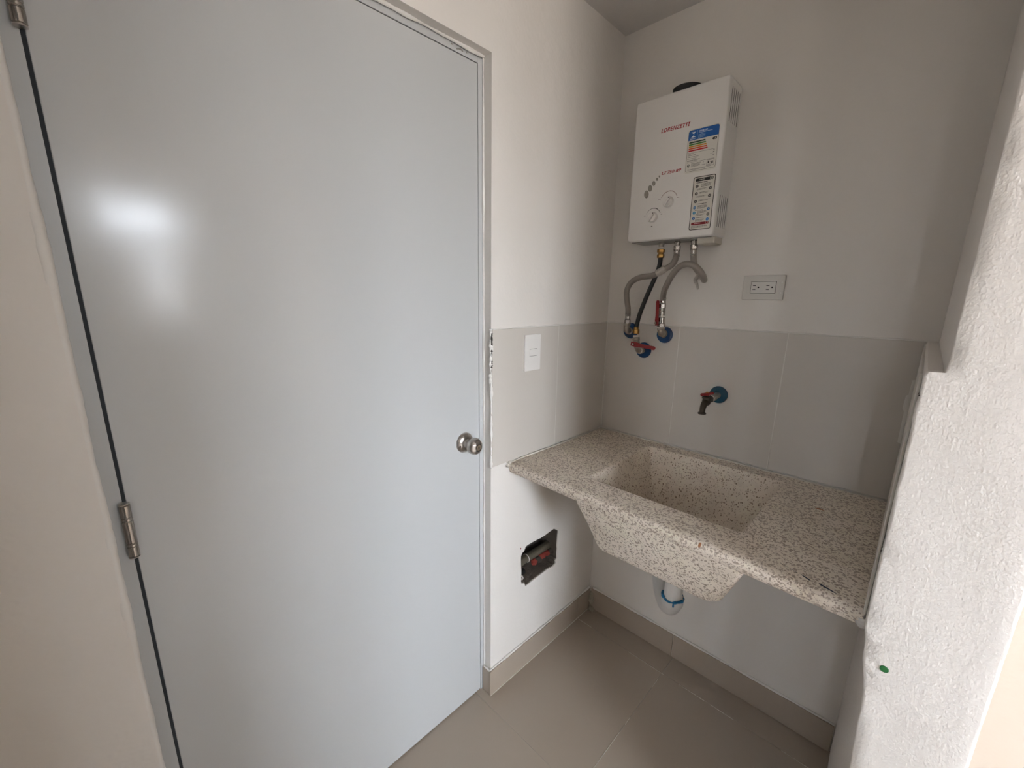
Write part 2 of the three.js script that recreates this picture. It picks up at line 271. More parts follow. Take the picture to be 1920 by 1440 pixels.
{
  const s = rectShape(-0.15, RZ + 0.15, -0.02, H + 0.02);
  s.holes.push(polyShape([[JZ, -0.03], [JZ, 2.12], [HZ, 2.12], [HZ, -0.03]]));
  s.holes.push(polyShape(HOLE));
  s.curves = rectShape(-0.15, RZ + 0.15, -0.04, H + 0.02).curves;
  const w = struct('wall_left', extrude(s, 0.14, ZY(0)), M.wall);
  // recess lining: crumbled mortar sides and back
  const ring = polyShape(HOLE.map(([u, v]) => [u + (u - 0.394) * 0.12, v + (v - 0.465) * 0.12])); ring.holes.push(polyShape(HOLE.map(([u, v]) => [u + (u < 0.394 ? 0.004 : -0.004) * (0.4 + rnd()), v + (v < 0.465 ? 0.005 : -0.004) * (0.4 + rnd())])));
  part(w, 'recess_lining', extrude(ring, 0.085, ZY(-0.004)), M.mortar, 'crumbled brown mortar lining the hole');
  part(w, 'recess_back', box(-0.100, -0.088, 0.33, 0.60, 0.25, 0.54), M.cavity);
  // grey wall tiles behind the sink
  const y0 = 0.926, y1 = 1.3805;
  part(w, 'wall_tile', rbox(-0.002, 0.0062, y0, y1, 0.007, 0.3320, 0.0012, 2), M.wallTile);
  part(w, 'wall_tile', rbox(-0.002, 0.0058, y0, y1, 0.3348, 0.6645, 0.0012, 2), M.wallTile);
  part(w, 'tile_grout', box(-0.001, 0.0055, y0 + 0.001, y1 - 0.001, 0.331, 0.336), M.wallGrout);
  part(w, 'tile_top_filler', merged([bead([V(0.001, y1 + 0.001, 0.005), V(0.002, y1 + 0.0015, 0.35), V(0.001, y1 + 0.001, 0.66)], 0.0022, 0.9, 120)]), M.filler);
  part(w, 'corner_grout', bead([V(0.007, y0 - 0.006, 0.007), V(0.007, 1.15, 0.007), V(0.007, y1, 0.007)], 0.0024, 0.5, 60), M.wallGrout);
  // chipped filler edge beside the tile at the door jamb
  part(w, 'tile_edge_filler', merged([bead([V(0.001, y0 - 0.004, 0.665), V(0.002, 1.1, 0.666), V(0.001, y1 + 0.004, 0.665)], 0.0034, 0.9, 110), bead([V(-0.002, 1.20, 0.668), V(0.002, 1.3, 0.669), V(0.0, y1 + 0.002, 0.667)], 0.0036, 1.2, 60)]), M.filler);
  part(w, 'tile_edge_chip', merged([[1.30, 1.37], [1.262, 1.285], [1.335, 1.352]].map(([a, b]) => bead([V(0.0045, a, 0.6665), V(0.005, (a + b) / 2, 0.6672), V(0.0045, b, 0.6662)], 0.0024, 1.1, 26))), M.cavity);
  // filler beads where the plaster meets the steel door frame
  part(w, 'frame_filler', merged([
    bead([V(-0.034, 0.10, 0.6652), V(-0.034, 0.9, 0.6645), V(-0.034, 1.5, 0.6655), V(-0.034, 2.119, 0.6648)], 0.0034, 0.55, 200),
    bead([V(-0.030, 2.1195, 0.667), V(-0.031, 2.120, 1.0), V(-0.030, 2.119, 1.57)], 0.0048, 0.6, 120),
    bead([V(-0.008, 0.0, 1.5755), V(-0.008, 0.7, 1.5765), V(-0.008, 1.4, 1.5755), V(-0.008, 2.12, 1.5765)], 0.0078, 0.28, 140)]), M.filler);
  part(w, 'red_paint_fleck', new THREE.SphereGeometry(0.0028, 12, 8).scale(0.3, 1.3, 1).translate(0.0, 0.548, 0.509), M.red);
}
// back wall with its three wall tiles
{
  const w = struct('wall_back', box(-0.14, 1.06, -0.02, H + 0.02, -0.14, 0), M.wall);
  const y0 = 0.926, y1 = 1.3800;
  for (const [a, b, t] of [[0.0075, 0.3115, 0.006], [0.3135, 0.6545, 0.0056], [0.6565, 0.966, 0.0061]]) part(w, 'wall_tile', rbox(a, b, y0, y1, -0.002, t, 0.0012, 2), M.wallTile);
  part(w, 'tile_grout', merged([box(0.310, 0.315, y0 + 0.001, y1 - 0.001, -0.001, 0.0054), box(0.653, 0.658, y0 + 0.001, y1 - 0.001, -0.001, 0.0054)]), M.wallGrout);
  part(w, 'tile_top_filler', bead([V(0.01, y1 + 0.0015, 0.001), V(0.5, y1 + 0.001, 0.0015), V(0.965, y1 + 0.001, 0.001)], 0.0024, 0.8, 120), M.filler);
  part(w, 'plaster_smear', extrude(polyShape([[0.9655, 1.278], [0.956, 1.276], [0.955, 1.235], [0.9505, 1.232], [0.9495, 1.196], [0.954, 1.188], [0.955, 1.10], [0.9655, 1.095]]), 0.0012, XY(0.0058)), M.filler);
}
// cream wall of the kitchen beyond the partition
struct('wall_kitchen', box(1.06, RX + 0.15, -0.02, H + 0.02, -0.14, 0), M.cream);
// partition that ends beside the camera: thickened by its tile layer between counter and tile top
{
  const prof = [];                                            // [y, inner x at back, inner x at front]
  const key = [[-0.02, 0.968, 0.9945], [0.55, 0.967, 0.9935], [0.63, 0.966, 0.9932], [0.72, 0.966, 0.9900], [0.80, 0.966, 0.9856], [0.86, 0.966, 0.9765], [0.90, 0.966, 0.9722], [0.926, 0.966, 0.9680], [1.374, 0.966, 0.9665], [1.3805, 0.969, 0.9700], [1.3812, 0.989, 0.9885], [1.40, 0.9900, 0.9895], [H + 0.02, 0.9900, 0.9895]];
  for (let k = 0; k < key.length - 1; k++) { const n = Math.max(1, Math.round((key[k + 1][0] - key[k][0]) / 0.018)); for (let i = 0; i < n; i++) prof.push(key[k].map((v, q) => v + (key[k + 1][q] - v) * i / n)); }
  prof.push(key[key.length - 1]);
  const zf = 0.6686, xo = 1.1250, pos = [], idx = [];
  const wob = (y, s) => 0.0004 * Math.sin(y * 41 + s) + 0.0004 * Math.sin(y * 97 + s * 3) + 0.0007 * (rnd() - 0.5);
  let Mn = 0;
  for (const [y, xb, xf] of prof) {
    const w1 = wob(y, 1), w2 = wob(y, 2) * 0.45, r = 0.0034, ring = [[xb, -0.13]];
    ring.push([xb, 0.0], [xb * 0.66 + xf * 0.34, zf * 0.34], [xb * 0.33 + xf * 0.67, zf * 0.67], [xf + w1, zf - r * 1.3], [xf + r * 0.22 + w1, zf - r * 0.45], [xf + r * 0.62 + w1, zf - r * 0.1], [xf + r * 1.4 + w1, zf]);
    for (let k = 1; k < 6; k++) ring.push([xf + (xo - xf) * k / 6, zf + 0.0006 * Math.sin(y * 13 + k)]);
    ring.push([xo - r * 1.4 + w2, zf], [xo - r * 0.5 + w2, zf - r * 0.2], [xo - r * 0.15 + w2, zf - r * 0.6], [xo + w2, zf - r * 1.4], [xo, 0], [xo, -0.13]);
    Mn = ring.length; for (const [x, z] of ring) pos.push(x, y, z);
  }
  for (let i = 0; i < prof.length - 1; i++) for (let k = 0; k < Mn; k++) { const a = i * Mn + k, b = i * Mn + (k + 1) % Mn, c = a + Mn, d = b + Mn; idx.push(a, b, c, b, d, c); }
  const g = new THREE.BufferGeometry(); g.setAttribute('position', new THREE.Float32BufferAttribute(pos, 3)); g.setIndex(idx);
  const w = struct('wall_right', uvBox(toCreasedNormals(g, 0.75)), M.stub);
  part(w, 'wall_tile', rbox(0.9625, 0.967, 0.93, 1.374, 0.010, 0.640, 0.001, 1), M.wallTile);
  part(w, 'paint_speck', merged([[0.9672, 1.075, 0.655], [0.9665, 1.066, 0.652], [0.9675, 1.0705, 0.660], [0.9668, 1.345, 0.662], [0.9672, 1.343, 0.6675]].map(([x, y, z]) => new THREE.SphereGeometry(0.0017, 8, 6).scale(0.5, 0.7, 1).translate(x, y, z))), M.cavity);
}
struct('ceiling', box(-0.14, RX + 0.15, H, H + 0.12, -0.14, RZ + 0.15), M.ceiling);
{ // unseen wall behind the camera; five narrow openings placed to light the back wall
  const s = rectShape(-0.14, RX + 0.15, -0.02, H + 0.02); for (const [x, w] of [[1.25, 0.07], [1.48, 0.07], [1.72, 0.07], [2.5, 0.17], [3.0, 0.17]]) s.holes.push(polyShape([[x, 0.95], [x, 2.15], [x + w, 2.15], [x + w, 0.95]]));
  struct('wall_front', extrude(s, 0.14, XY(RZ)), M.wall);
}
// far wall out of view; windows placed to light and reflect in the door
{
  const s = rectShape(-0.15, RZ + 0.15, -0.04, H + 0.02);
  for (const [a, b, c, d] of WIN) s.holes.push(polyShape([[a, c], [a, d], [b, d], [b, c]]));
  struct('wall_far', extrude(s, 0.14, ZY(RX + 0.14)), M.wall);
  WIN.forEach(([a, b, c, d], k) => {
    const w = struct('unseen_window_' + (k + 1), merged([box(RX + 0.05, RX + 0.09, c, c + 0.04, a, b), box(RX + 0.05, RX + 0.09, d - 0.04, d, a, b), box(RX + 0.05, RX + 0.09, c + 0.04, d - 0.04, a, a + 0.04), box(RX + 0.05, RX + 0.09, c + 0.04, d - 0.04, b - 0.04, b)]), M.whitePlastic);
    part(w, 'mullion', box(RX + 0.055, RX + 0.085, c + 0.04, d - 0.04, (a + b) / 2 - 0.02, (a + b) / 2 + 0.02), M.whitePlastic);
  });
}
struct('unseen_shade_column', box(1.25, 1.40, -0.02, H + 0.02, 1.46, 2.10), M.unseenBlocker);  // out of view, placed to shade the hinge side of the door wall
struct('unseen_shade_block', box(-0.05, 0.88, -0.02, H + 0.02, 2.12, RZ + 0.05), M.unseenBlocker);  // unseen block behind the camera, keeps light off the hinge wall
// tile baseboards
{
  const bh = 0.1075, bt = 0.0107;
  const L = struct('baseboard_left', box(-0.001, 0.007, 0.0, bh - 0.003, 0.010, 0.670), M.groutPale);
  part(L, 'baseboard_tile', rbox(0.001, bt, 0.0012, bh, 0.1145, 0.6765, 0.0012), M.floorTiles[1]);
  part(L, 'baseboard_tile', rbox(0.001, bt, 0.0012, bh, 0.012, 0.1120, 0.0012), M.floorTiles[0]);
  part(L, 'baseboard_tile', rbox(-0.033, 0.0012, 0.0012, bh - 0.001, 0.6665, 0.6755, 0.0012), M.floorTiles[2]);
  part(L, 'filler_bead', merged([bead([V(0.003, bh + 0.0015, 0.01), V(0.0035, bh + 0.0015, 0.35), V(0.003, bh + 0.0015, 0.67)], 0.0042, 0.45, 110), bead([V(0.004, bh - 0.001, 0.672), V(-0.014, bh, 0.671), V(-0.033, bh - 0.001, 0.670)], 0.0036, 0.3, 24)]), M.filler);
  part(L, 'floor_grout', bead([V(bt + 0.0005, 0.0005, 0.02), V(bt + 0.0008, 0.0006, 0.35), V(bt + 0.0005, 0.0005, 0.675)], 0.0018, 0.35, 90), M.groutPale);
  const B = struct('baseboard_back', box(0.010, 0.966, 0.0, bh - 0.003, -0.001, 0.007), M.groutPale);
  part(B, 'baseboard_tile', rbox(0.0125, 0.4190, 0.0012, bh, 0.001, bt, 0.0012), M.floorTiles[0]);
  part(B, 'baseboard_tile', rbox(0.4215, 0.9640, 0.0012, bh, 0.001, bt, 0.0012), M.floorTiles[1]);
  part(B, 'filler_bead', bead([V(0.02, bh + 0.0015, 0.003), V(0.5, bh + 0.0015, 0.0035), V(0.964, bh + 0.0015, 0.003)], 0.0046, 0.4, 140), M.filler);
  const lump = new THREE.IcosahedronGeometry(0.017, 3), p = lump.attributes.position;
  for (let i = 0; i < p.count; i++) { const x = p.getX(i), y = p.getY(i), z = p.getZ(i), k = 1 + 0.28 * Math.sin(x * 300 + 1) * Math.sin(y * 260) + 0.2 * Math.sin(z * 410 + y * 190); p.setXYZ(i, x * k * 0.8, y * k * 0.9, z * k * 0.8); }
  lump.computeVertexNormals(); const lump2 = lump.clone().scale(0.9, 1.9, 0.8).translate(0.019, 0.062, 0.017);
  part(B, 'grout_lump', merged([lump.translate(0.024, 0.004, 0.022), lump2]), std({ color: lin(0.36, 0.32, 0.25), roughness: 0.9 }), 'rough lump of grout in the baseboard corner');
}
// flush door in its steel frame
{
  const d = new THREE.Group(); d.name = 'door_1'; d.position.set(RECESS, 0, 1.1); d.userData = { kind: 'structure' }; scene.add(d); d.updateMatrixWorld();
  const x = RECESS, zl = 0.6845, zh = 1.5435, top = 2.0985;
  part(d, 'door_leaf', rbox(x - 0.04, x, 0.006, top, zl, zh, 0.0015, 2), M.door);
  part(d, 'door_frame', merged([box(x - 0.095, x - 0.0005, 0, 2.15, 0.640, 0.6825), box(x - 0.095, x - 0.046, 0, 2.12, 0.6825, 0.700)]), M.frame);
  part(d, 'door_frame', merged([box(x - 0.095, x - 0.0005, 0, 2.15, 1.549, 1.60), box(x - 0.095, x - 0.046, 0, 2.12, 1.532, 1.549)]), M.frame);
  part(d, 'door_frame', merged([box(x - 0.095, x - 0.0006, 2.1010, 2.15, 0.6828, 1.5487), box(x - 0.095, x - 0.046, 2.085, 2.1010, 0.70, 1.532)]), M.frame);
  part(d, 'gap_shade_strip', merged([box(x - 0.05, x - 0.043, 0.0, 2.10, 0.683, 0.69), box(x - 0.05, x - 0.043, 0.0, 2.10, 1.538, 1.549), box(x - 0.05, x - 0.043, 2.092, 2.101, 0.69, 1.54)]), M.black);  // black strips behind the door gaps stand for the shade in them
  part(d, 'threshold', box(-0.16, -0.1, 0.0, 0.1, 0.64, 1.6), M.dark);  // dark block behind the leaf, keeps the bottom gap dark
  // scraped paint marks on the head of the frame
  part(d, 'paint_scrape', merged([[2.111, 0.722], [2.110, 0.737], [2.112, 0.742], [2.108, 0.754], [2.113, 0.771], [2.11, 0.748]].map(([y, z], i) => new THREE.SphereGeometry(0.0022, 8, 6).scale(0.2, 0.8, 1.2 + (i % 3) * 0.5).translate(x - 0.0004, y, z))), M.gray);
  const ky = 1.0245, kz = 0.7475, a = V(x, ky, kz), b = V(0.1, ky, kz);
  const rose = part(d, 'door_knob', lathe(a, b, [[0.033, -0.001], [0.033, 0.0015], [0.0315, 0.005], [0.027, 0.0095], [0.021, 0.0125], [0.0145, 0.0145], [0.0125, 0.018], [0.0122, 0.024], [0.0145, 0.028], [0.0195, 0.0325], [0.0245, 0.0395], [0.0266, 0.047], [0.0262, 0.054], [0.0238, 0.0605], [0.0195, 0.0655], [0.0145, 0.0685], [0.0125, 0.0692], [0.0120, 0.0680], [0.0115, 0.0640], [0, 0.0635]], 48), M.satin, 'round satin steel knob with a keyhole');
  part(rose, 'lock_cylinder', merged([lathe(V(x + 0.0635, ky, kz), b, [[0, 0], [0.0095, 0], [0.0098, 0.006], [0.0088, 0.0075], [0, 0.0075]], 32)]), M.chrome);
  part(rose, 'keyhole', box(x + 0.0700, x + 0.0714, ky - 0.0045, ky + 0.0045, kz - 0.001, kz + 0.001), M.dark);
  part(rose, 'release_hole', rod(V(x + 0.0092, ky - 0.006, kz + 0.0245), V(x + 0.0108, ky - 0.006, kz + 0.0255), 0.0030, 12), M.dark);
  for (const y of [0.9985, 1.8445]) {
    const hx = -0.0285, hz = 1.5475, h = part(d, 'hinge', merged([box(x - 0.001, x + 0.0015, y + 0.002, y + 0.109, 1.5450, 1.5500), rod(V(hx, y + 0.003, hz), V(hx, y + 0.108, hz), 0.0068, 20)]), M.satin);
    const seg = [[0.004, 0.0235], [0.0245, 0.0300], [0.0310, 0.0745], [0.0755, 0.0815], [0.0825, 0.1070]];
    for (const [p, q] of seg) part(h, 'knuckle', rod(V(hx, y + p, hz), V(hx, y + q, hz), 0.0084, 28), M.steel);
    for (const [p, q] of [[0.0, 0.0040], [0.1070, 0.1110]]) part(h, 'hinge_cap', lathe(V(hx, y + p, hz), V(hx, y + p + 1, hz), [[0, 0], [0.006, 0], [0.0082, 0.0012], [0.0082, q - p - 0.0012], [0.006, q - p], [0, q - p]], 24), M.satin);
  }
}

// ================================================================ the terrazzo laundry sink
{
  const t = thing('laundry_sink', 'speckled terrazzo laundry sink with two side counters, built in between door wall and partition', 'sink', V(0.49, 0.67, 0.0));
  const T = 0.918, B = 0.880;
  // counter: rounded front nose swept along x
  const s = new THREE.Shape(); s.moveTo(0.004, B); s.lineTo(0.582, B); s.quadraticCurveTo(0.5875, B, 0.5895, B + 0.004); s.lineTo(0.5975, B + 0.022); s.bezierCurveTo(0.602, B + 0.033, 0.592, T, 0.572, T); s.lineTo(0.004, T); s.closePath();
  const nose = new THREE.ExtrudeGeometry(s, { depth: 0.963, bevelEnabled: false, steps: 40, curveSegments: 10 }).applyMatrix4(new THREE.Matrix4().set(0, 0, 1, 0.002, 0, 1, 0, 0, 1, 0, 0, 0, 0, 0, 0, 1));
  { const i = nose.attributes.position; for (let k = 0; k < i.count; k++) { const x = i.getX(k), z = i.getZ(k); if (z > 0.3) i.setZ(k, z + (x - 0.5) * 0.028 * (z / 0.59)); }
    const a = nose.attributes.position.array; for (let k = 0; k < a.length; k += 9) for (let q = 0; q < 3; q++) { const v = a[k + q]; a[k + q] = a[k + 3 + q]; a[k + 3 + q] = v; } }
  const inner = [[0.7310, 0.345, 0.628, 0.155, 0.36, 0.02], [0.7325, 0.336, 0.637, 0.146, 0.375, 0.02], [0.743, 0.327, 0.645, 0.136, 0.390, 0.018], [0.86, 0.286, 0.698, 0.082, 0.458, 0.014], [0.908, 0.267, 0.716, 0.063, 0.479, 0.013], [0.9140, 0.2655, 0.7175, 0.062, 0.4805, 0.013], [0.9168, 0.2635, 0.7195, 0.0605, 0.4825, 0.014], [0.9182, 0.260, 0.723, 0.057, 0.486, 0.017], [0.93, 0.259, 0.724, 0.056, 0.487, 0.017]];
  const hollow = loft(inner);
  nose.deleteAttribute('normal'); nose.computeVertexNormals();
  // chips lie sparser in the hollow than on the outside
  const inside = (x, y, z) => { let k = 0; while (k < inner.length - 2 && inner[k + 1][0] < y) k++; const f = Math.min(1, Math.max(0, (y - inner[k][0]) / (inner[k + 1][0] - inner[k][0]))), L = inner[k].map((v, q) => v + (inner[k + 1][q] - v) * f); return y > 0.7295 && y < 0.9172 && x > L[1] - 0.003 && x < L[2] + 0.003 && z > L[3] - 0.003 && z < L[4] + 0.003; };
  const split = (g) => { const p = g.attributes.position, ins = [], out = [];
    for (let k = 0; k < p.count; k += 3) { const c = [0, 1, 2].map((q) => (p.array[k * 3 + q] + p.array[k * 3 + 3 + q] + p.array[k * 3 + 6 + q]) / 3); (inside(...c) ? ins : out).push(k, k + 1, k + 2); }
    g.clearGroups(); g.setIndex([...out, ...ins]); g.addGroup(0, out.length, 0); g.addGroup(out.length, ins.length, 1); return g; };
  part(t, 'counter', split(uvBox(smooth(cut(uvBox(nose), hollow)))), [M.sink, M.basin]);
  const lev = (y, xb, xf, xr, z0, z1, r, rr) => [y, [[xr, z1, rr], [xf, z1, r], [xb, z1 * 0.80, 0.02], [xb, z0, 0.015], [xr, z0, 0.03]]];
  const outer = [lev(0.6940, 0.315, 0.352, 0.655, 0.075, 0.480, 0.02, 0.05), lev(0.6960, 0.300, 0.338, 0.672, 0.060, 0.494, 0.02, 0.05), lev(0.7030, 0.291, 0.331, 0.686, 0.050, 0.5055, 0.018, 0.045), lev(0.718, 0.286, 0.327, 0.697, 0.045, 0.5150, 0.018, 0.035), lev(0.80, 0.268, 0.311, 0.729, 0.028, 0.5515, 0.018, 0.025), lev(0.876, 0.248, 0.292, 0.757, 0.012, 0.5880, 0.018, 0.02), lev(0.897, 0.246, 0.290, 0.760, 0.012, 0.5925, 0.018, 0.02)];
  const step = loft([[0.8802, 0.20, 0.80, 0.0, 0.520, 0.01], [0.95, 0.20, 0.80, 0.0, 0.520, 0.01]]);
  part(t, 'basin', split(uvBox(smooth(cut(loftPoly(outer), hollow.clone(), step)))), [M.basinOut, M.basin]);
  const smearMat = std({ color: lin(0.40, 0.17, 0.075), roughness: 0.8 });
  const blob = (cx, cz, rx, rz, n, sd) => polyShape(Array.from({ length: n }, (_, k) => { const a = k / n * 6.283, q = 0.75 + 0.45 * Math.abs(Math.sin(k * 2.3 + sd)); return [cx + Math.cos(a) * rx * q, cz + Math.sin(a) * rz * q]; }));
  const XZ = (y) => new THREE.Matrix4().set(1, 0, 0, 0, 0, 0, 1, y, 0, 1, 0, 0, 0, 0, 0, 1);
  const up = (g) => { const a = g.attributes.position.array; for (let k = 0; k < a.length; k += 9) for (let q = 0; q < 3; q++) { const v = a[k + q]; a[k + q] = a[k + 3 + q]; a[k + 3 + q] = v; } g.computeVertexNormals(); return g; };
  part(t, 'rust_chip', new THREE.IcosahedronGeometry(0.011, 3).scale(0.85, 0.75, 0.9).translate(0.660, 0.9075, 0.5935), smearMat, 'rust stained chip in the front edge');
  part(t, 'red_mark', up(extrude(polyShape([[0.822, 0.197], [0.829, 0.190], [0.833, 0.188], [0.846, 0.199], [0.836, 0.196], [0.834, 0.199]]), 0.0008, XZ(0.9178))), smearMat);
  part(t, 'paint_streak', up(merged([[[0.856, 0.566], [0.872, 0.574], [0.876, 0.577], [0.872, 0.578], [0.860, 0.571]], [[0.888, 0.574], [0.897, 0.577], [0.913, 0.5835], [0.921, 0.588], [0.913, 0.587], [0.899, 0.5825], [0.893, 0.580]], [[0.815, 0.553], [0.821, 0.556], [0.820, 0.558]], [[0.825, 0.557], [0.85, 0.566], [0.85, 0.567]]].map((q) => extrude(polyShape(q), 0.0006, XZ(0.9178))))), std({ color: lin(0.01, 0.02, 0.045), roughness: 0.7 }), 'dark blue paint streaks along the front edge');
  part(t, 'mortar_patch', bead([V(0.962, 0.905, 0.600), V(0.966, 0.892, 0.604), V(0.966, 0.884, 0.60)], 0.008, 0.6, 20), M.filler);
  part(t, 'joint_filler', merged([bead([V(0.005, T + 0.001, 0.006), V(0.006, T + 0.001, 0.3), V(0.004, T + 0.001, 0.56), V(0.003, T - 0.008, 0.588)], 0.0032, 0.6, 110), bead([V(0.01, T + 0.001, 0.007), V(0.5, T + 0.001, 0.007), V(0.955, T + 0.001, 0.007)], 0.0030, 0.4, 120), bead([V(0.004, 0.905, 0.592), V(0.003, 0.912, 0.588), V(0.003, 0.922, 0.575)], 0.0055, 0.8, 18)]), M.groutPale);
  part(t, 'grime_stain', up(merged([extrude(blob(0.47, 0.160, 0.15, 0.012, 30, 1), 0.0007, XZ(0.7318)), extrude(blob(0.40, 0.163, 0.035, 0.014, 16, 2), 0.0009, XZ(0.7320))])), std({ color: lin(0.17, 0.12, 0.07), roughness: 0.8 }), 'brown grime along the bottom of the basin');
}
// drain pipe under the sink
{
  const t = thing('drain_pipe', 'white plastic drain trap with blue glue under the terrazzo sink', 'pipe', V(0.49, 0.40, 0.26));
  const r = 0.030, c = V(0.487, 0, 0.255), bk = V(0.392, 0, 0.142);
  part(t, 'tailpipe', rod(V(c.x, 0.462, c.z), V(c.x, 0.6935, c.z), r, 40), M.pvc);
  const mid = c.clone().add(bk).multiplyScalar(0.5), half = bk.clone().sub(c).multiplyScalar(0.5), dep = half.length(), pts = [V(c.x, 0.476, c.z)];
  for (let k = 0; k <= 12; k++) { const a = Math.PI * k / 12; pts.push(V(mid.x - half.x * Math.cos(a), 0.468 - dep * 0.88 * Math.sin(a), mid.z - half.z * Math.cos(a))); }
  pts.push(V(bk.x, 0.49, bk.z), V(bk.x, 0.53, bk.z), V(bk.x - 0.004, 0.56, bk.z - 0.012), V(bk.x - 0.01, 0.578, bk.z - 0.05), V(bk.x - 0.015, 0.58, -0.02));
  part(t, 'trap_bend', (sweep(pts, (q) => 0.0345 - 0.0035 * Math.min(1, Math.max(0, (q - 0.04) * 4)), 32, 90)), M.pvc);
  part(t, 'pipe_socket', lathe(V(c.x, 0.445, c.z), V(c.x, 1, c.z), [[0.0335, 0], [0.0365, 0.006], [0.0365, 0.027], [0.0350, 0.030], [0.0300, 0.030]], 40), M.pvc);
  part(t, 'glue_ring', (sweep(Array.from({ length: 25 }, (_, k) => { const a = k / 24 * 6.283; return V(c.x + Math.cos(a) * 0.0345, 0.4745 + 0.0022 * Math.sin(a * 3), c.z + Math.sin(a) * 0.0345); }), (q) => 0.0042 * (1 + 0.35 * Math.sin(q * 37) * Math.sin(q * 19 + 1) + 0.12 * Math.sin(q * 90)), 9, 200)), M.glue, 'blue glue smeared around the joint');
  part(t, 'glue_drip', bead([V(c.x + 0.016, 0.473, c.z + 0.0315), V(c.x + 0.0165, 0.466, c.z + 0.0325), V(c.x + 0.0165, 0.459, c.z + 0.0325)], 0.0032, 0.2, 14), M.glue);
}
// pipes in the broken wall hole
{
  const t = thing('pipe_manifold', 'grey pipe with reddish fittings inside the jagged hole in the door wall', 'pipe', V(-0.04, 0.40, 0.39));
  part(t, 'pipe', rod(V(-0.046, 0.444, 0.24), V(-0.046, 0.444, 0.470), 0.0165, 28), M.dull);
  for (const z of [0.425, 0.270]) part(t, 'pipe_collar', lathe(V(-0.046, 0.444, z), V(-0.046, 0.444, z + 1), [[0.0160, -0.0015], [0.0182, -0.0015], [0.0182, 0.0015], [0.0160, 0.0015]], 28), M.tape, 'white ring');
  [0.258, 0.286, 0.314, 0.342, 0.370, 0.398].forEach((z, k) => {
    const q = V(-0.026 - 0.006 * rnd(), 0.420 + 0.005 * rnd(), z), g = new THREE.IcosahedronGeometry(0.0135, 3), p = g.attributes.position, f = 200 + 120 * rnd();
    for (let n = 0; n < p.count; n++) { const x = p.getX(n), y = p.getY(n), w = p.getZ(n), m = 1 + 0.16 * Math.sin(x * f + k) * Math.sin(y * f * 1.3) + 0.12 * Math.sin(w * f * 1.7 + y * 300); p.setXYZ(n, x * m, y * m * 0.9, w * m * 0.95); }
    g.computeVertexNormals();
    part(t, 'fitting', merged([g.translate(q.x, q.y, q.z), hex(V(q.x - 0.004, q.y + 0.004, z), V(q.x + 0.010, q.y - 0.002, z), 0.0065)]), k % 3 === 1 ? M.mortar : M.brick);
  });
  part(t, 'drain_elbow', (sweep([V(-0.05, 0.39, 0.44), V(-0.046, 0.392, 0.465), V(-0.038, 0.400, 0.482), V(-0.034, 0.425, 0.490), V(-0.034, 0.455, 0.492)], 0.014, 18)), M.black);
  part(t, 'elbow_rim', lathe(V(-0.030, 0.387, 0.478), V(-0.02, 0.384, 0.484), [[0.010, -0.003], [0.0145, -0.003], [0.0145, 0.003], [0.010, 0.003]], 22), M.tape, 'white rim');
}

// ================================================================ fixtures on the walls
{ // socket outlet
  const t = thing('wall_outlet', 'double socket outlet on a pale horizontal plate below the water heater', 'outlet', V(0.565, 1.5195, 0));
  part(t, 'cover_plate', rbox(0.5055, 0.6245, 1.4808, 1.5575, -0.001, 0.0062, 0.003), std({ color: lin(0.65, 0.62, 0.575), roughness: 0.4 }));
  part(t, 'surround_gap', box(0.5293, 0.6017, 1.5008, 1.5386, 0.002, 0.0064), M.cavity);
  part(t, 'socket_face', rbox(0.5304, 0.6006, 1.5019, 1.5375, 0.002, 0.0085, 0.0014), M.whitePlastic);
  for (const x of [0.5360, 0.5745]) for (const y of [1.5135, 1.5255]) part(t, 'slot', box(x, x + 0.0085, y - 0.0011, y + 0.0011, 0.0080, 0.00875), M.dark);
  for (const x of [0.5525, 0.5915]) part(t, 'ground_hole', rod(V(x, 1.5197, 0.0078), V(x, 1.5197, 0.00875), 0.0026, 14), M.dark);
  for (const [y, z] of [[1.535, 0], [1.503, 0]]) part(t, 'screw_cap', rod(V(0.6165, y, 0.005), V(0.6165, y, 0.0068), 0.0022, 12), M.white);
}
{ // switch plate
  const t = thing('light_switch', 'white vertical switch plate on the grey tiles beside the door', 'switch', V(0.006, 1.295, 0.48));
  part(t, 'cover_plate', rbox(0.005, 0.0125, 1.2330, 1.3565, 0.4405, 0.5200, 0.002), M.white);
  part(t, 'rocker', rbox(0.010, 0.0130, 1.2845, 1.3070, 0.4615, 0.4985, 0.0008), M.white);
  for (const y of [1.3070, 1.2835]) part(t, 'rocker_gap', box(0.010, 0.0128, y, y + 0.001, 0.4615, 0.4985), M.cavity);
}
{ // sticker on the partition
  const t = thing('sticker', 'small round green sticker on the rough partition end', 'sticker', V(1.0052, 0.8612, 0.6690));
  part(t, 'disc', rod(V(1.0052, 0.8612, 0.6680), V(1.0052, 0.8612, 0.6700), 0.0062, 28), std({ color: lin(0.012, 0.12, 0.03), roughness: 0.5 }));
}
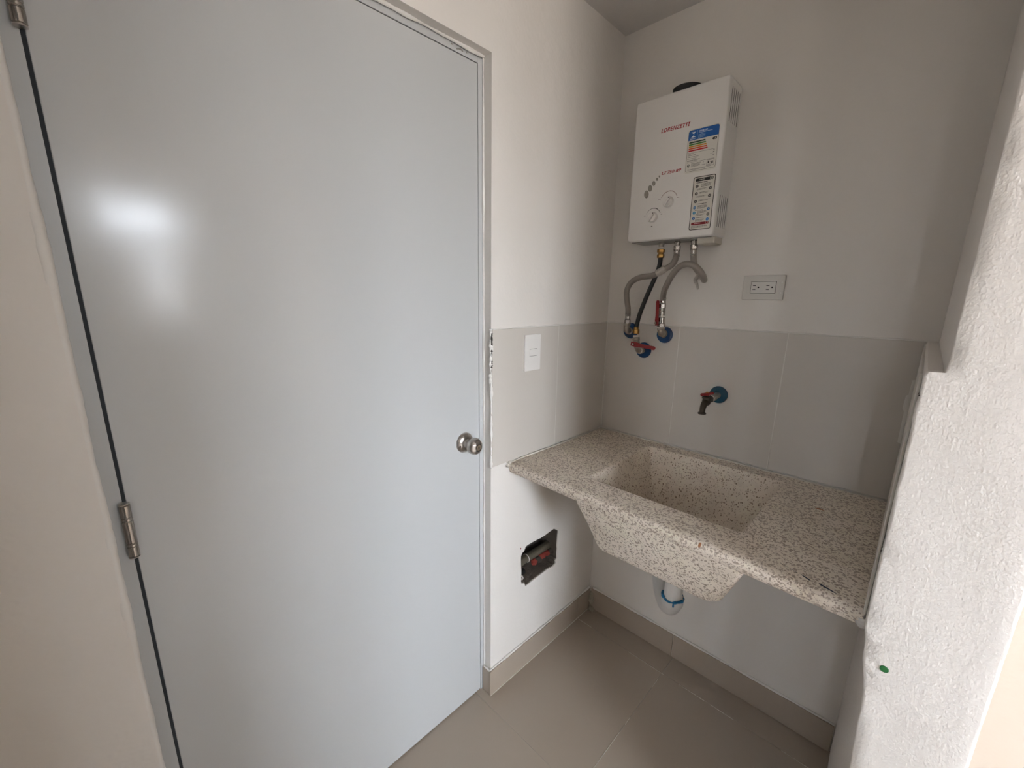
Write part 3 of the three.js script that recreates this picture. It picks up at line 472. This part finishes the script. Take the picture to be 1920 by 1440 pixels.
{ // hose bib above the sink
  const t = thing('faucet', 'dark brass hose tap with red tee handle and blue wall flange above the sink', 'faucet', V(0.4745, 1.152, 0.006));
  const ax = V(0.4745, 1.152, 0), f = V(0.4745, 1.152, 1);
  part(t, 'wall_flange', lathe(V(0.4745, 1.152, 0.005), f, [[0.0300, 0], [0.0308, 0.003], [0.0290, 0.008], [0.0235, 0.0115], [0.0160, 0.0125], [0.0110, 0.0125]], 36), M.teal, 'blue plastic flange');
  part(t, 'inlet_pipe', merged([rod(V(0.4745, 1.152, 0.010), V(0.474, 1.1505, 0.066), 0.0112, 24), hex(V(0.474, 1.1505, 0.058), V(0.474, 1.150, 0.080), 0.0140)]), M.nickel);
  part(t, 'thread_tape', rod(V(0.474, 1.150, 0.079), V(0.474, 1.1495, 0.086), 0.0128, 24), M.tape, 'white thread tape');
  const b = V(0.473, 1.147, 0.118);
  part(t, 'body', merged([hex(V(0.474, 1.1495, 0.0855), V(0.4735, 1.149, 0.099), 0.0135), rod(V(0.4735, 1.149, 0.098), V(0.473, 1.147, 0.127), 0.0118, 22), lathe(V(b.x, 1.131, b.z), V(b.x, 2, b.z), [[0, 0], [0.007, 0.001], [0.0128, 0.007], [0.0135, 0.014], [0.0128, 0.021], [0.0118, 0.024], [0.0150, 0.025], [0.0150, 0.031], [0.0108, 0.033], [0.006, 0.036], [0, 0.036]], 24)]), M.oldBrass);
  part(t, 'spout', merged([sweep([V(0.473, 1.147, 0.121), V(0.4725, 1.140, 0.133), V(0.4722, 1.129, 0.140), V(0.472, 1.114, 0.143)], (q) => 0.0112 - 0.0026 * q, 20), lathe(V(0.472, 1.1075, 0.143), V(0.472, 2, 0.143), [[0.007, 0.0005], [0.0125, 0], [0.0130, 0.002], [0.0125, 0.0045], [0.0085, 0.0062], [0.0080, 0.012]], 24)]), M.oldBrass);
  part(t, 'stem', rod(V(b.x, 1.164, b.z), V(b.x, 1.1785, b.z), 0.0032, 14), M.brass);
  const turn = 1.1, bar = new THREE.Shape(); bar.absellipse(0, 0, 0.0225, 0.0048, 0, Math.PI * 2);
  const hd = new THREE.ExtrudeGeometry(bar, { depth: 0.0045, bevelEnabled: true, bevelSize: 0.0014, bevelThickness: 0.0014, bevelSegments: 3, curveSegments: 24 }).translate(0, 0, -0.0022).rotateX(-Math.PI / 2);
  const knobs = [-1, 1].map((k) => new THREE.SphereGeometry(0.0060, 16, 12).scale(1.1, 0.85, 0.95).translate(k * 0.0205, 0, 0));
  part(t, 'handle', merged([merged([hd, ...knobs]).rotateZ(0.06).rotateY(turn).translate(b.x, 1.172, b.z), rod(V(b.x, 1.1665, b.z), V(b.x, 1.173, b.z), 0.0062, 18)]), M.red, 'red tee handle');
  part(t, 'handle_nut', hex(V(b.x, 1.1745, b.z), V(b.x, 1.1790, b.z), 0.0045), M.brass);
}

// ================================================================ water heater
const font = await new FontLoader().loadAsync('fonts/droid/droid_sans_bold.typeface.json');
const HX0 = 0.1285, HX1 = 0.4300, HY0 = 1.6775, HY1 = 2.1245, HF = 0.1110;
{
  const t = thing('water_heater', 'white gas water heater with red lettering, stickers and two dials high on the back wall', 'water heater', V(0.28, HY0, 0));
  const bev = 0.007, body = new THREE.ExtrudeGeometry(rectShape(HX0 + bev, HX1 - bev, HY0 + bev, HY1 - bev, 0.004), { depth: HF - 0.012 - bev, bevelEnabled: true, bevelSize: bev, bevelThickness: bev, bevelSegments: 5, curveSegments: 6 }).translate(0, 0, 0.012);
  // chamfer at the upper left edge of the cover, ten vent slots through its right side
  const slots = []; const SL = [];
  for (const [y0, y1] of [[2.005, 2.098], [1.7055, 1.8005]]) for (let k = 0; k < 5; k++) { const z = 0.0875 - k * 0.0162; SL.push([z, y0, y1]); slots.push(new THREE.BoxGeometry(0.012, y1 - y0, 0.0056).translate(HX1, (y0 + y1) / 2, z)); }
  const cham = new THREE.BoxGeometry(0.06, 0.02, 0.3).rotateZ(0.42).translate(HX0 + 0.006, HY1 + 0.0085, 0.06);
  part(t, 'cover', uvBox(smooth(cut(uvBox(smooth(body, 0.5)), cham, ...slots), 0.5)), M.white);
  for (const [z, y0, y1] of SL) part(t, 'vent_slot_shade', rbox(HX1 - 0.0058, HX1 - 0.0005, y0 + 0.0002, y1 - 0.0002, z - 0.0027, z + 0.0027, 0.0006, 1), M.dark);  // dark inserts stand for the shade inside the cut slots
  part(t, 'underside_shade_plate', box(HX0 + 0.012, HX1 - 0.012, HY0 - 0.0025, HY0 + 0.004, 0.004, HF - 0.014), M.gray);  // darker plate stands for the shade around the fittings underneath
  part(t, 'mounting_rail', box(HX0 + 0.02, HX1 - 0.02, HY0 + 0.02, HY1 - 0.02, -0.001, 0.016), M.gray);
  part(t, 'battery_box', rbox(0.372, 0.4285, 1.6565, 1.6775, 0.020, 0.090, 0.004), std({ color: lin(0.52, 0.48, 0.41), roughness: 0.5 }), 'beige box under the heater');
  part(t, 'exhaust_collar', lathe(V(0.2785, HY1 - 0.01, 0.056), V(0.2785, 3, 0.056), [[0.046, 0], [0.046, 0.0275], [0.0465, 0.0285], [0.0445, 0.0285], [0.0435, 0.004], [0, 0.004]], 48), M.black, 'black exhaust collar');
  // three threaded stubs under the heater
  for (const [x, m] of [[0.2375, M.nickel], [0.2955, M.steel], [0.3525, M.steel]]) part(t, 'pipe_stub', merged([rod(V(x, 1.658, 0.06), V(x, 1.682, 0.06), 0.0092, 20), rod(V(x, 1.667, 0.06), V(x, 1.672, 0.06), 0.0115, 20)]), m);
  // lettering
  const letter = (str, x0, y0, w, h, shear, name) => {
    const g = new TextGeometry(str, { font, size: 1, depth: 0.04, curveSegments: 6, bevelEnabled: false }); g.computeBoundingBox(); const bb = g.boundingBox;
    const sx = w / (bb.max.x - bb.min.x), sy = h / (bb.max.y - bb.min.y); g.translate(-bb.min.x, -bb.min.y, 0).scale(sx, sy, 0.012);
    const p = g.attributes.position; for (let k = 0; k < p.count; k++) p.setX(k, p.getX(k) + p.getY(k) * shear);
    g.translate(x0, y0, HF - 0.00005); g.computeVertexNormals(); return part(t, name, g, M.lettering);
  };
  letter('LORENZETTI', 0.2262, 2.0117, 0.0925, 0.0122, 0.22, 'brand_lettering');
  letter('LZ 750 BP', 0.2405, 1.8835, 0.0640, 0.0090, 0.25, 'model_lettering');
  // oval indicator windows
  for (const [x, y, r] of [[0.1909, 1.8306, 0.0125], [0.2030, 1.8479, 0.0103], [0.2150, 1.8617, 0.0078], [0.2255, 1.8730, 0.0050], [0.2333, 1.8802, 0.0034]]) {
    const g = lathe(V(0, 0, 0), V(0, 0, 1), [[0, 0.0006], [r * 0.86, 0.0005], [r * 0.95, 0.0012], [r, 0.0004], [r, -0.001]], 28).scale(0.66, 1, 1).rotateZ(0.18).translate(x, y, HF);
    part(t, 'indicator_window', g, std({ color: lin(0.30, 0.275, 0.235), roughness: 0.3 }));
  }
  // dials with a slanted grip
  for (const [x, y, r, tilt] of [[0.2735, 1.7955, 0.0168, -0.72], [0.2215, 1.7530, 0.0165, -0.72]]) {
    const d = part(t, 'dial', lathe(V(x, y, HF - 0.001), V(x, y, 1), [[r * 1.06, 0], [r * 1.05, 0.0035], [r, 0.0045], [r * 0.94, 0.0105], [r * 0.88, 0.0118], [0, 0.0118]], 40), M.white);
    part(d, 'grip', new RoundedBoxGeometry(r * 0.44, r * 2.05, 0.009, 3, 0.003).rotateZ(tilt * 0.78).translate(x, y, HF + 0.0140), M.white);
    part(d, 'pointer_dot', rod(V(x + r * 0.42, y + r * 0.64, HF + 0.0170), V(x + r * 0.42, y + r * 0.64, HF + 0.0189), 0.0018, 12), M.ink);
  }
  const arc = (cx, cy, r, a0, a1, w) => new THREE.RingGeometry(r - w, r + w, 8, 1, a0, a1 - a0).translate(cx, cy, HF + 0.00025);
  const dash = (x, y, w, h, a = 0) => new THREE.PlaneGeometry(w, h).rotateZ(a).translate(x, y, HF + 0.00025);
  const dots1 = []; for (let k = 0; k < 20; k++) { const a = 2.72 - k * 0.122; dots1.push(arc(0.2735, 1.8010, 0.0285, a - 0.036, a + 0.036, 0.0009 + 0.0004 * Math.min(k, 19 - k) / 9)); }
  part(t, 'dial_scale', merged([...dots1, dash(0.2405, 1.8085, 0.0085, 0.0010), dash(0.3050, 1.8055, 0.0075, 0.0010)]), M.inkRed, 'dotted dark red scale');
  part(t, 'dial_scale', merged([...Array.from({ length: 12 }, (_, k) => arc(0.2215, 1.7550, 0.0272, 2.75 - (k + 1) * 0.15, 2.75 - k * 0.15, 0.0003 + k * 0.00007)), ...Array.from({ length: 6 }, (_, k) => arc(0.2215, 1.7550, 0.0272, 0.90 - k * 0.105, 0.97 - k * 0.105, 0.0011)), dash(0.1915, 1.7610, 0.0042, 0.0018), dash(0.2520, 1.7600, 0.0055, 0.0014)]), M.ink, 'dark curved scale');
  part(t, 'dial_caption', merged([dash(0.2190, 1.7235, 0.0022, 0.0030), dash(0.2218, 1.7235, 0.0020, 0.0028), dash(0.2205, 1.7246, 0.0050, 0.0010)]), M.ink);

  // printed stickers
  const sticker = (x0, x1, y0, y1, r, tex, name, lab) => {
    const g = new THREE.ExtrudeGeometry(rectShape(x0, x1, y0, y1, r), { depth: 0.0004, bevelEnabled: false, curveSegments: 8 }).translate(0, 0, HF - 0.0001), p = g.attributes.position, uv = g.attributes.uv;
    for (let k = 0; k < p.count; k++) uv.setXY(k, (p.getX(k) - x0) / (x1 - x0), (p.getY(k) - y0) / (y1 - y0));
    part(t, name, g, std({ map: tex, roughness: 0.4 }), lab);
  };
  const words = (c, x, y, w, h, rows, col) => { c.fillStyle = col; const lh = h / rows; for (let r = 0; r < rows; r++) { let q = x; const end = x + w * (r === rows - 1 ? 0.75 : 0.9 + 0.1 * rnd()); while (q < end) { const l = Math.min(end - q, 5 + rnd() * 16); c.fillRect(q, y + r * lh, l, lh * 0.5); q += l + 4; } } };
  const energy = canvasTex(512, 672, (c, w, h) => {
    c.fillStyle = '#dcd8cf'; c.fillRect(0, 0, w, h);
    c.strokeStyle = '#3b3430'; c.lineWidth = 4; c.beginPath(); c.roundRect(14, 14, w - 28, h - 40, 34); c.stroke();
    c.save(); c.beginPath(); c.roundRect(14, 14, w - 28, h - 40, 34); c.clip(); c.fillStyle = '#0b58a4'; c.fillRect(0, 0, w, 166); c.restore();
    c.fillStyle = '#e9eef2';
    c.beginPath(); c.moveTo(52, 44); c.lineTo(134, 44); c.lineTo(106, 60); c.lineTo(102, 80); c.lineTo(86, 66); c.closePath(); c.fill();
    c.beginPath(); c.moveTo(52, 124); c.lineTo(134, 124); c.lineTo(102, 106); c.lineTo(98, 90); c.lineTo(80, 106); c.closePath(); c.fill();
    c.font = 'bold 20px sans-serif'; c.fillText('INMETRO', 42, 152);
    c.fillRect(156, 28, 2, 126); c.font = 'bold 34px sans-serif'; c.fillText('ENERGIA', 176, 62); c.fillRect(176, 72, 220, 5);
    words(c, 176, 96, 120, 60, 4, '#9fbcd8');
    words(c, 36, 176, 120, 8, 1, '#555');
    ['#0d3a1c', '#3f7a1d', '#c98a18', '#d4530f', '#b80d14'].forEach((col, k) => { const y = 190 + k * 31, L = 268 + k * 12; c.fillStyle = col; c.beginPath(); c.moveTo(34, y); c.lineTo(34 + L - 14, y); c.lineTo(34 + L, y + 10); c.lineTo(34 + L - 14, y + 21); c.lineTo(34, y + 21); c.closePath(); c.fill(); });
    c.fillStyle = '#101010'; c.beginPath(); c.moveTo(400, 208); c.lineTo(424, 190); c.lineTo(476, 190); c.lineTo(476, 226); c.lineTo(424, 226); c.closePath(); c.fill(); c.fillStyle = '#d8d2c8'; c.font = 'bold 30px sans-serif'; c.fillText('A', 442, 219);
    c.fillStyle = '#3b3430'; c.fillRect(30, 360, 440, 3);
    words(c, 30, 372, 130, 9, 1, '#4a4542'); words(c, 30, 392, 170, 15, 1, '#302c2a'); words(c, 30, 420, 250, 12, 1, '#4a4542'); words(c, 30, 446, 200, 12, 1, '#4a4542'); words(c, 30, 470, 230, 24, 2, '#4a4542'); words(c, 440, 372, 30, 16, 1, '#302c2a'); words(c, 440, 400, 30, 16, 1, '#302c2a'); words(c, 400, 428, 70, 12, 1, '#4a4542'); words(c, 440, 450, 30, 14, 1, '#302c2a');
    c.fillRect(30, 504, 440, 3);
    c.strokeStyle = '#2a2624'; c.lineWidth = 9; c.beginPath(); c.arc(58, 552, 17, 0.6, 6.0); c.stroke(); c.fillStyle = '#2a2624'; c.fillRect(42, 549, 32, 7);
    words(c, 104, 524, 160, 60, 5, '#5a5450'); words(c, 34, 582, 50, 8, 1, '#4a4542');
    c.strokeStyle = '#5a5450'; c.lineWidth = 4; c.beginPath(); c.moveTo(312, 524); c.lineTo(296, 548); c.lineTo(316, 556); c.stroke(); words(c, 282, 568, 60, 16, 2, '#4a4542');
    c.strokeRect(358, 512, 112, 92); c.fillStyle = '#3a3431'; c.fillRect(372, 538, 24, 32); c.fillRect(412, 542, 44, 12); c.fillRect(420, 558, 38, 14); words(c, 368, 520, 80, 9, 1, '#4a4542'); words(c, 372, 582, 80, 16, 2, '#5a5450');
    words(c, 50, 612, 380, 20, 2, '#5a5450');
  });
  sticker(0.3178, 0.4150, 1.8725, 1.9990, 0.007, energy, 'energy_label', 'blue and white energy label');
  const icons = (c, x, y, r, col) => { c.fillStyle = col; c.beginPath(); c.arc(x, y, r, 0, 7); c.fill(); c.strokeStyle = '#cfc9bf'; c.lineWidth = 3; c.beginPath(); c.moveTo(x - r * 0.4, y - r * 0.4); c.lineTo(x + r * 0.45, y + r * 0.35); c.moveTo(x + r * 0.4, y - r * 0.45); c.lineTo(x - r * 0.3, y + r * 0.4); c.stroke(); };
  const warn = canvasTex(320, 736, (c, w, h) => {
    c.fillStyle = '#d3cec4'; c.fillRect(0, 0, w, h); c.strokeStyle = '#26211e'; c.lineWidth = 9; c.beginPath(); c.roundRect(6, 6, w - 12, h - 12, 24); c.stroke();
    c.fillStyle = '#15110f'; c.beginPath(); c.roundRect(34, 26, 252, 40, 14); c.fill(); words(c, 84, 38, 110, 26, 1, '#b9b2a8');
    c.strokeStyle = '#d3cec4'; c.lineWidth = 5; c.beginPath(); c.arc(258, 46, 18, 0, 7); c.stroke(); c.beginPath(); c.moveTo(248, 58); c.lineTo(270, 34); c.stroke();
    words(c, 50, 78, 210, 26, 1, '#3a3532');
    [[62, 132, 120, 104, 150, 4], [258, 178, 64, 166, 150, 2], [62, 232, 110, 216, 150, 2], [258, 280, 70, 266, 150, 2], [62, 338, 104, 322, 176, 2]].forEach(([ix, iy, tx, ty, tw, n]) => { icons(c, ix, iy, 22, '#4a4542'); words(c, tx, ty, tw, 12 * n, n, '#56504b'); });
    words(c, 84, 372, 190, 18, 1, '#3a3532');
    [[58, 424, 102, 400, 140, 4, '#4f7fb4'], [262, 458, 66, 458, 150, 1, '#356ba8'], [58, 496, 104, 474, 136, 3, '#2f86b0'], [262, 530, 84, 520, 140, 2, '#6f6a64'], [58, 572, 96, 566, 150, 1, '#2f62a8'], [262, 600, 86, 588, 130, 3, '#2a78c8']].forEach(([ix, iy, tx, ty, tw, n, col]) => { icons(c, ix, iy, 21, col); words(c, tx, ty, tw, 12 * n, n, '#56504b'); });
    c.fillStyle = '#7c0f18'; c.beginPath(); c.roundRect(30, 630, 256, 36, 14); c.fill(); words(c, 76, 640, 120, 24, 1, '#cfa8a4'); c.strokeStyle = '#cfc9bf'; c.lineWidth = 4; c.beginPath(); c.arc(258, 646, 17, 0, 7); c.stroke();
    words(c, 34, 676, 246, 36, 3, '#56504b');
  });
  sticker(0.3502, 0.4187, 1.6985, 1.8580, 0.004, warn, 'instruction_sticker', 'tall white sticker with rows of round icons');
}

// ================================================================ hoses and valves
const paper = canvasTex(128, 256, (c, w, h) => { c.fillStyle = '#cfc9c0'; c.fillRect(0, 0, w, h); c.fillStyle = '#5a544e'; for (let k = 0; k < 12; k++) for (let q = 8; q < w - 14;) { const l = 6 + rnd() * 18; c.fillRect(q, 12 + k * 20, Math.min(l, w - 8 - q), 7); q += l + 5; } });
paper.wrapS = paper.wrapT = THREE.RepeatWrapping; paper.repeat.set(1, 26);
M.paper = std({ map: paper, roughness: 0.8, side: THREE.DoubleSide });
function ferrule(parent, a, b, mat, nut = true) {   // crimped sleeve and hex nut from hose end a to thread b
  const d = b.clone().sub(a), at = (k) => a.clone().addScaledVector(d, k);
  part(parent, 'hose_ferrule', merged([rod(at(-0.15), at(0.5), 0.0098, 24), rod(at(-0.15), at(-0.02), 0.0112, 24), rod(at(0.40), at(0.5), 0.0116, 24)]), mat);
  if (nut) part(parent, 'hose_nut', hex(at(0.5), at(1), 0.0118), mat);
}
{
  const t = thing('flexible_hose', 'braided steel hose with paper sleeve curving left from the heater to the corner elbow', 'hose', V(0.12, 1.38, 0.045), 'braided hoses under the heater');
  part(t, 'hose', (sweep([V(0.2965, 1.630, 0.061), V(0.296, 1.615, 0.066), V(0.291, 1.597, 0.075), V(0.262, 1.576, 0.090), V(0.232, 1.561, 0.091), V(0.180, 1.555, 0.085), V(0.139, 1.539, 0.074), V(0.117, 1.510, 0.064), V(0.1145, 1.474, 0.055), V(0.118, 1.442, 0.048), V(0.1185, 1.412, 0.045)], 0.0102, 20, 120)), M.braid);
  ferrule(t, V(0.2965, 1.628, 0.061), V(0.2955, 1.660, 0.060), M.steel); ferrule(t, V(0.1185, 1.414, 0.045), V(0.118, 1.382, 0.045), M.steel);
  part(t, 'paper_tag', (sweep([V(0.245, 1.567, 0.0912), V(0.2585, 1.5742, 0.0908), V(0.272, 1.5835, 0.0865)], 0.0122, 20, 16)), M.paper, 'printed paper sleeve');
}
{
  const t = thing('flexible_hose', 'braided steel hose looping right under the heater down to the upright red lever valve', 'hose', V(0.258, 1.47, 0.05), 'braided hoses under the heater');
  part(t, 'hose', (sweep([V(0.3545, 1.630, 0.060), V(0.356, 1.612, 0.058), V(0.361, 1.590, 0.054), V(0.378, 1.567, 0.052), V(0.397, 1.549, 0.062), V(0.408, 1.543, 0.084), V(0.410, 1.556, 0.106), V(0.398, 1.576, 0.119), V(0.382, 1.588, 0.122), V(0.358, 1.593, 0.119), V(0.333, 1.586, 0.111), V(0.306, 1.563, 0.098), V(0.281, 1.530, 0.080), V(0.265, 1.505, 0.064), V(0.2585, 1.487, 0.053), V(0.2580, 1.474, 0.050)], 0.0102, 20, 170)), M.braid);
  ferrule(t, V(0.3545, 1.628, 0.060), V(0.3525, 1.660, 0.060), M.steel); ferrule(t, V(0.258, 1.478, 0.050), V(0.2585, 1.446, 0.050), M.steel);
  part(t, 'paper_tag', (sweep([V(0.383, 1.566, 0.060), V(0.380, 1.556, 0.064), V(0.372, 1.545, 0.066), V(0.380, 1.528, 0.068), V(0.386, 1.512, 0.070)], (q) => 0.010 - 0.0065 * q, 4, 20, 0.15)), M.paper, 'hanging paper tag');
}
{
  const t = thing('gas_hose', 'thin black gas hose with brass nuts hanging between the braided hoses', 'hose', V(0.16, 1.345, 0.048));
  part(t, 'hose', (sweep([V(0.238, 1.630, 0.060), V(0.238, 1.610, 0.060), V(0.2365, 1.592, 0.061), V(0.2225, 1.548, 0.062), V(0.205, 1.504, 0.062), V(0.186, 1.454, 0.060), V(0.171, 1.413, 0.055), V(0.161, 1.374, 0.049), V(0.1595, 1.355, 0.048)], 0.0078, 18, 90)), M.rubber);
  part(t, 'brass_nut', merged([hex(V(0.238, 1.640, 0.060), V(0.2378, 1.652, 0.060), 0.0135), rod(V(0.238, 1.634, 0.060), V(0.238, 1.641, 0.060), 0.0090, 20), hex(V(0.238, 1.622, 0.060), V(0.238, 1.635, 0.060), 0.0125)]), M.brass);
  part(t, 'thread_tape', rod(V(0.2378, 1.652, 0.060), V(0.2376, 1.6585, 0.060), 0.0115, 20), M.tape);
  part(t, 'brass_nut', merged([hex(V(0.1597, 1.364, 0.048), V(0.1605, 1.346, 0.048), 0.0122), rod(V(0.1594, 1.372, 0.048), V(0.1597, 1.364, 0.048), 0.0098, 20)]), M.brass);
}
const flange = (t, x, y, mat) => part(t, 'wall_flange', lathe(V(x, y, 0.0052), V(x, y, 1), [[0.0305, 0], [0.0312, 0.003], [0.0290, 0.0085], [0.0220, 0.0115], [0.0140, 0.0125], [0.0100, 0.0125]], 36), mat, 'blue plastic flange');
function elbow(t, x, y, z, top, mat) {
  part(t, 'elbow', merged([(sweep([V(x, y, 0.004), V(x, y, z * 0.5), V(x + 0.0004, y + 0.002, z * 0.86), V(x + 0.0008, y + 0.010, z), V(x + 0.001, top, z)], 0.0112, 20, 40)), rod(V(x, y, 0.017), V(x, y, 0.024), 0.0142, 22), rod(V(x + 0.001, top - 0.010, z), V(x + 0.001, top, z), 0.0135, 22)]), mat);
}
{
  const t = thing('wall_elbow', 'plated elbow on a blue flange where the tagged hose meets the corner wall tiles', 'pipe fitting', V(0.116, 1.355, 0.006), 'elbows feeding the heater');
  flange(t, 0.116, 1.353, M.blue); elbow(t, 0.116, 1.353, 0.045, 1.384, M.nickel);
}
{
  const t = thing('shutoff_valve', 'gas shutoff valve with red lever turned sideways on the lowest blue flange', 'valve', V(0.172, 1.281, 0.006), 'red lever valves');
  flange(t, 0.178, 1.281, M.blue); elbow(t, 0.171, 1.281, 0.047, 1.300, M.nickel);
  part(t, 'thread_tape', rod(V(0.162, 1.333, 0.048), V(0.1615, 1.341, 0.048), 0.0118, 20), M.tape);
  part(t, 'thread_tape', rod(V(0.171, 1.281, 0.029), V(0.171, 1.281, 0.034), 0.0130, 20), M.tape);
  part(t, 'valve_body', merged([hex(V(0.163, 1.320, 0.048), V(0.162, 1.333, 0.048), 0.0138), rod(V(0.170, 1.296, 0.047), V(0.163, 1.321, 0.048), 0.0125, 22), rod(V(0.166, 1.309, 0.048), V(0.164, 1.309, 0.071), 0.0070, 18)]), M.nickel);
  const lev = new THREE.Shape(); lev.moveTo(-0.010, -0.007); lev.lineTo(0.012, -0.0085); lev.lineTo(0.030, -0.0062); lev.lineTo(0.083, -0.0062); lev.absarc(0.083, 0.0, 0.0062, -Math.PI / 2, Math.PI / 2); lev.lineTo(0.030, 0.0055); lev.lineTo(0.012, 0.0085); lev.lineTo(-0.010, 0.007); lev.closePath();
  part(t, 'lever', new THREE.ExtrudeGeometry(lev, { depth: 0.003, bevelEnabled: true, bevelSize: 0.0008, bevelThickness: 0.0008, bevelSegments: 2 }).rotateZ(-0.10).translate(0.166, 1.3085, 0.0705), M.red, 'red lever handle');
  part(t, 'lever_nut', hex(V(0.166, 1.3085, 0.0735), V(0.166, 1.3085, 0.0785), 0.0052), M.chrome);
}
{
  const t = thing('shutoff_valve', 'water shutoff valve with red lever standing upright under the looping hose', 'valve', V(0.258, 1.352, 0.006), 'red lever valves');
  flange(t, 0.2575, 1.347, M.blue); elbow(t, 0.2585, 1.352, 0.050, 1.378, M.nickel);
  part(t, 'thread_tape', rod(V(0.2592, 1.414, 0.050), V(0.2592, 1.419, 0.050), 0.0128, 20), M.tape);
  part(t, 'thread_tape', rod(V(0.2595, 1.372, 0.050), V(0.2595, 1.378, 0.050), 0.0140, 20), M.tape);
  part(t, 'valve_body', merged([hex(V(0.2595, 1.378, 0.050), V(0.2595, 1.392, 0.050), 0.0140), rod(V(0.2595, 1.391, 0.050), V(0.2592, 1.414, 0.050), 0.0125, 22), rod(V(0.2592, 1.418, 0.050), V(0.2588, 1.448, 0.050), 0.0108, 22), rod(V(0.2590, 1.432, 0.050), V(0.2588, 1.436, 0.050), 0.0118, 22), rod(V(0.2593, 1.394, 0.050), V(0.2500, 1.394, 0.064), 0.0065, 16)]), M.chrome);
  const lev = new THREE.Shape(); lev.moveTo(-0.009, -0.007); lev.lineTo(0.010, -0.0085); lev.lineTo(0.028, -0.0068); lev.lineTo(0.074, -0.0068); lev.absarc(0.074, 0.0, 0.0068, -Math.PI / 2, Math.PI / 2); lev.lineTo(0.028, 0.006); lev.lineTo(0.010, 0.0085); lev.lineTo(-0.009, 0.007); lev.closePath();
  part(t, 'lever', new THREE.ExtrudeGeometry(lev, { depth: 0.003, bevelEnabled: true, bevelSize: 0.0008, bevelThickness: 0.0008, bevelSegments: 2 }).rotateZ(Math.PI / 2 + 0.06).rotateY(-0.5).translate(0.2500, 1.393, 0.0655), M.red, 'red lever handle');
  part(t, 'lever_nut', hex(V(0.2485, 1.393, 0.0685), V(0.2460, 1.393, 0.0730), 0.0052), M.chrome);
}
renderer.render(scene, camera);
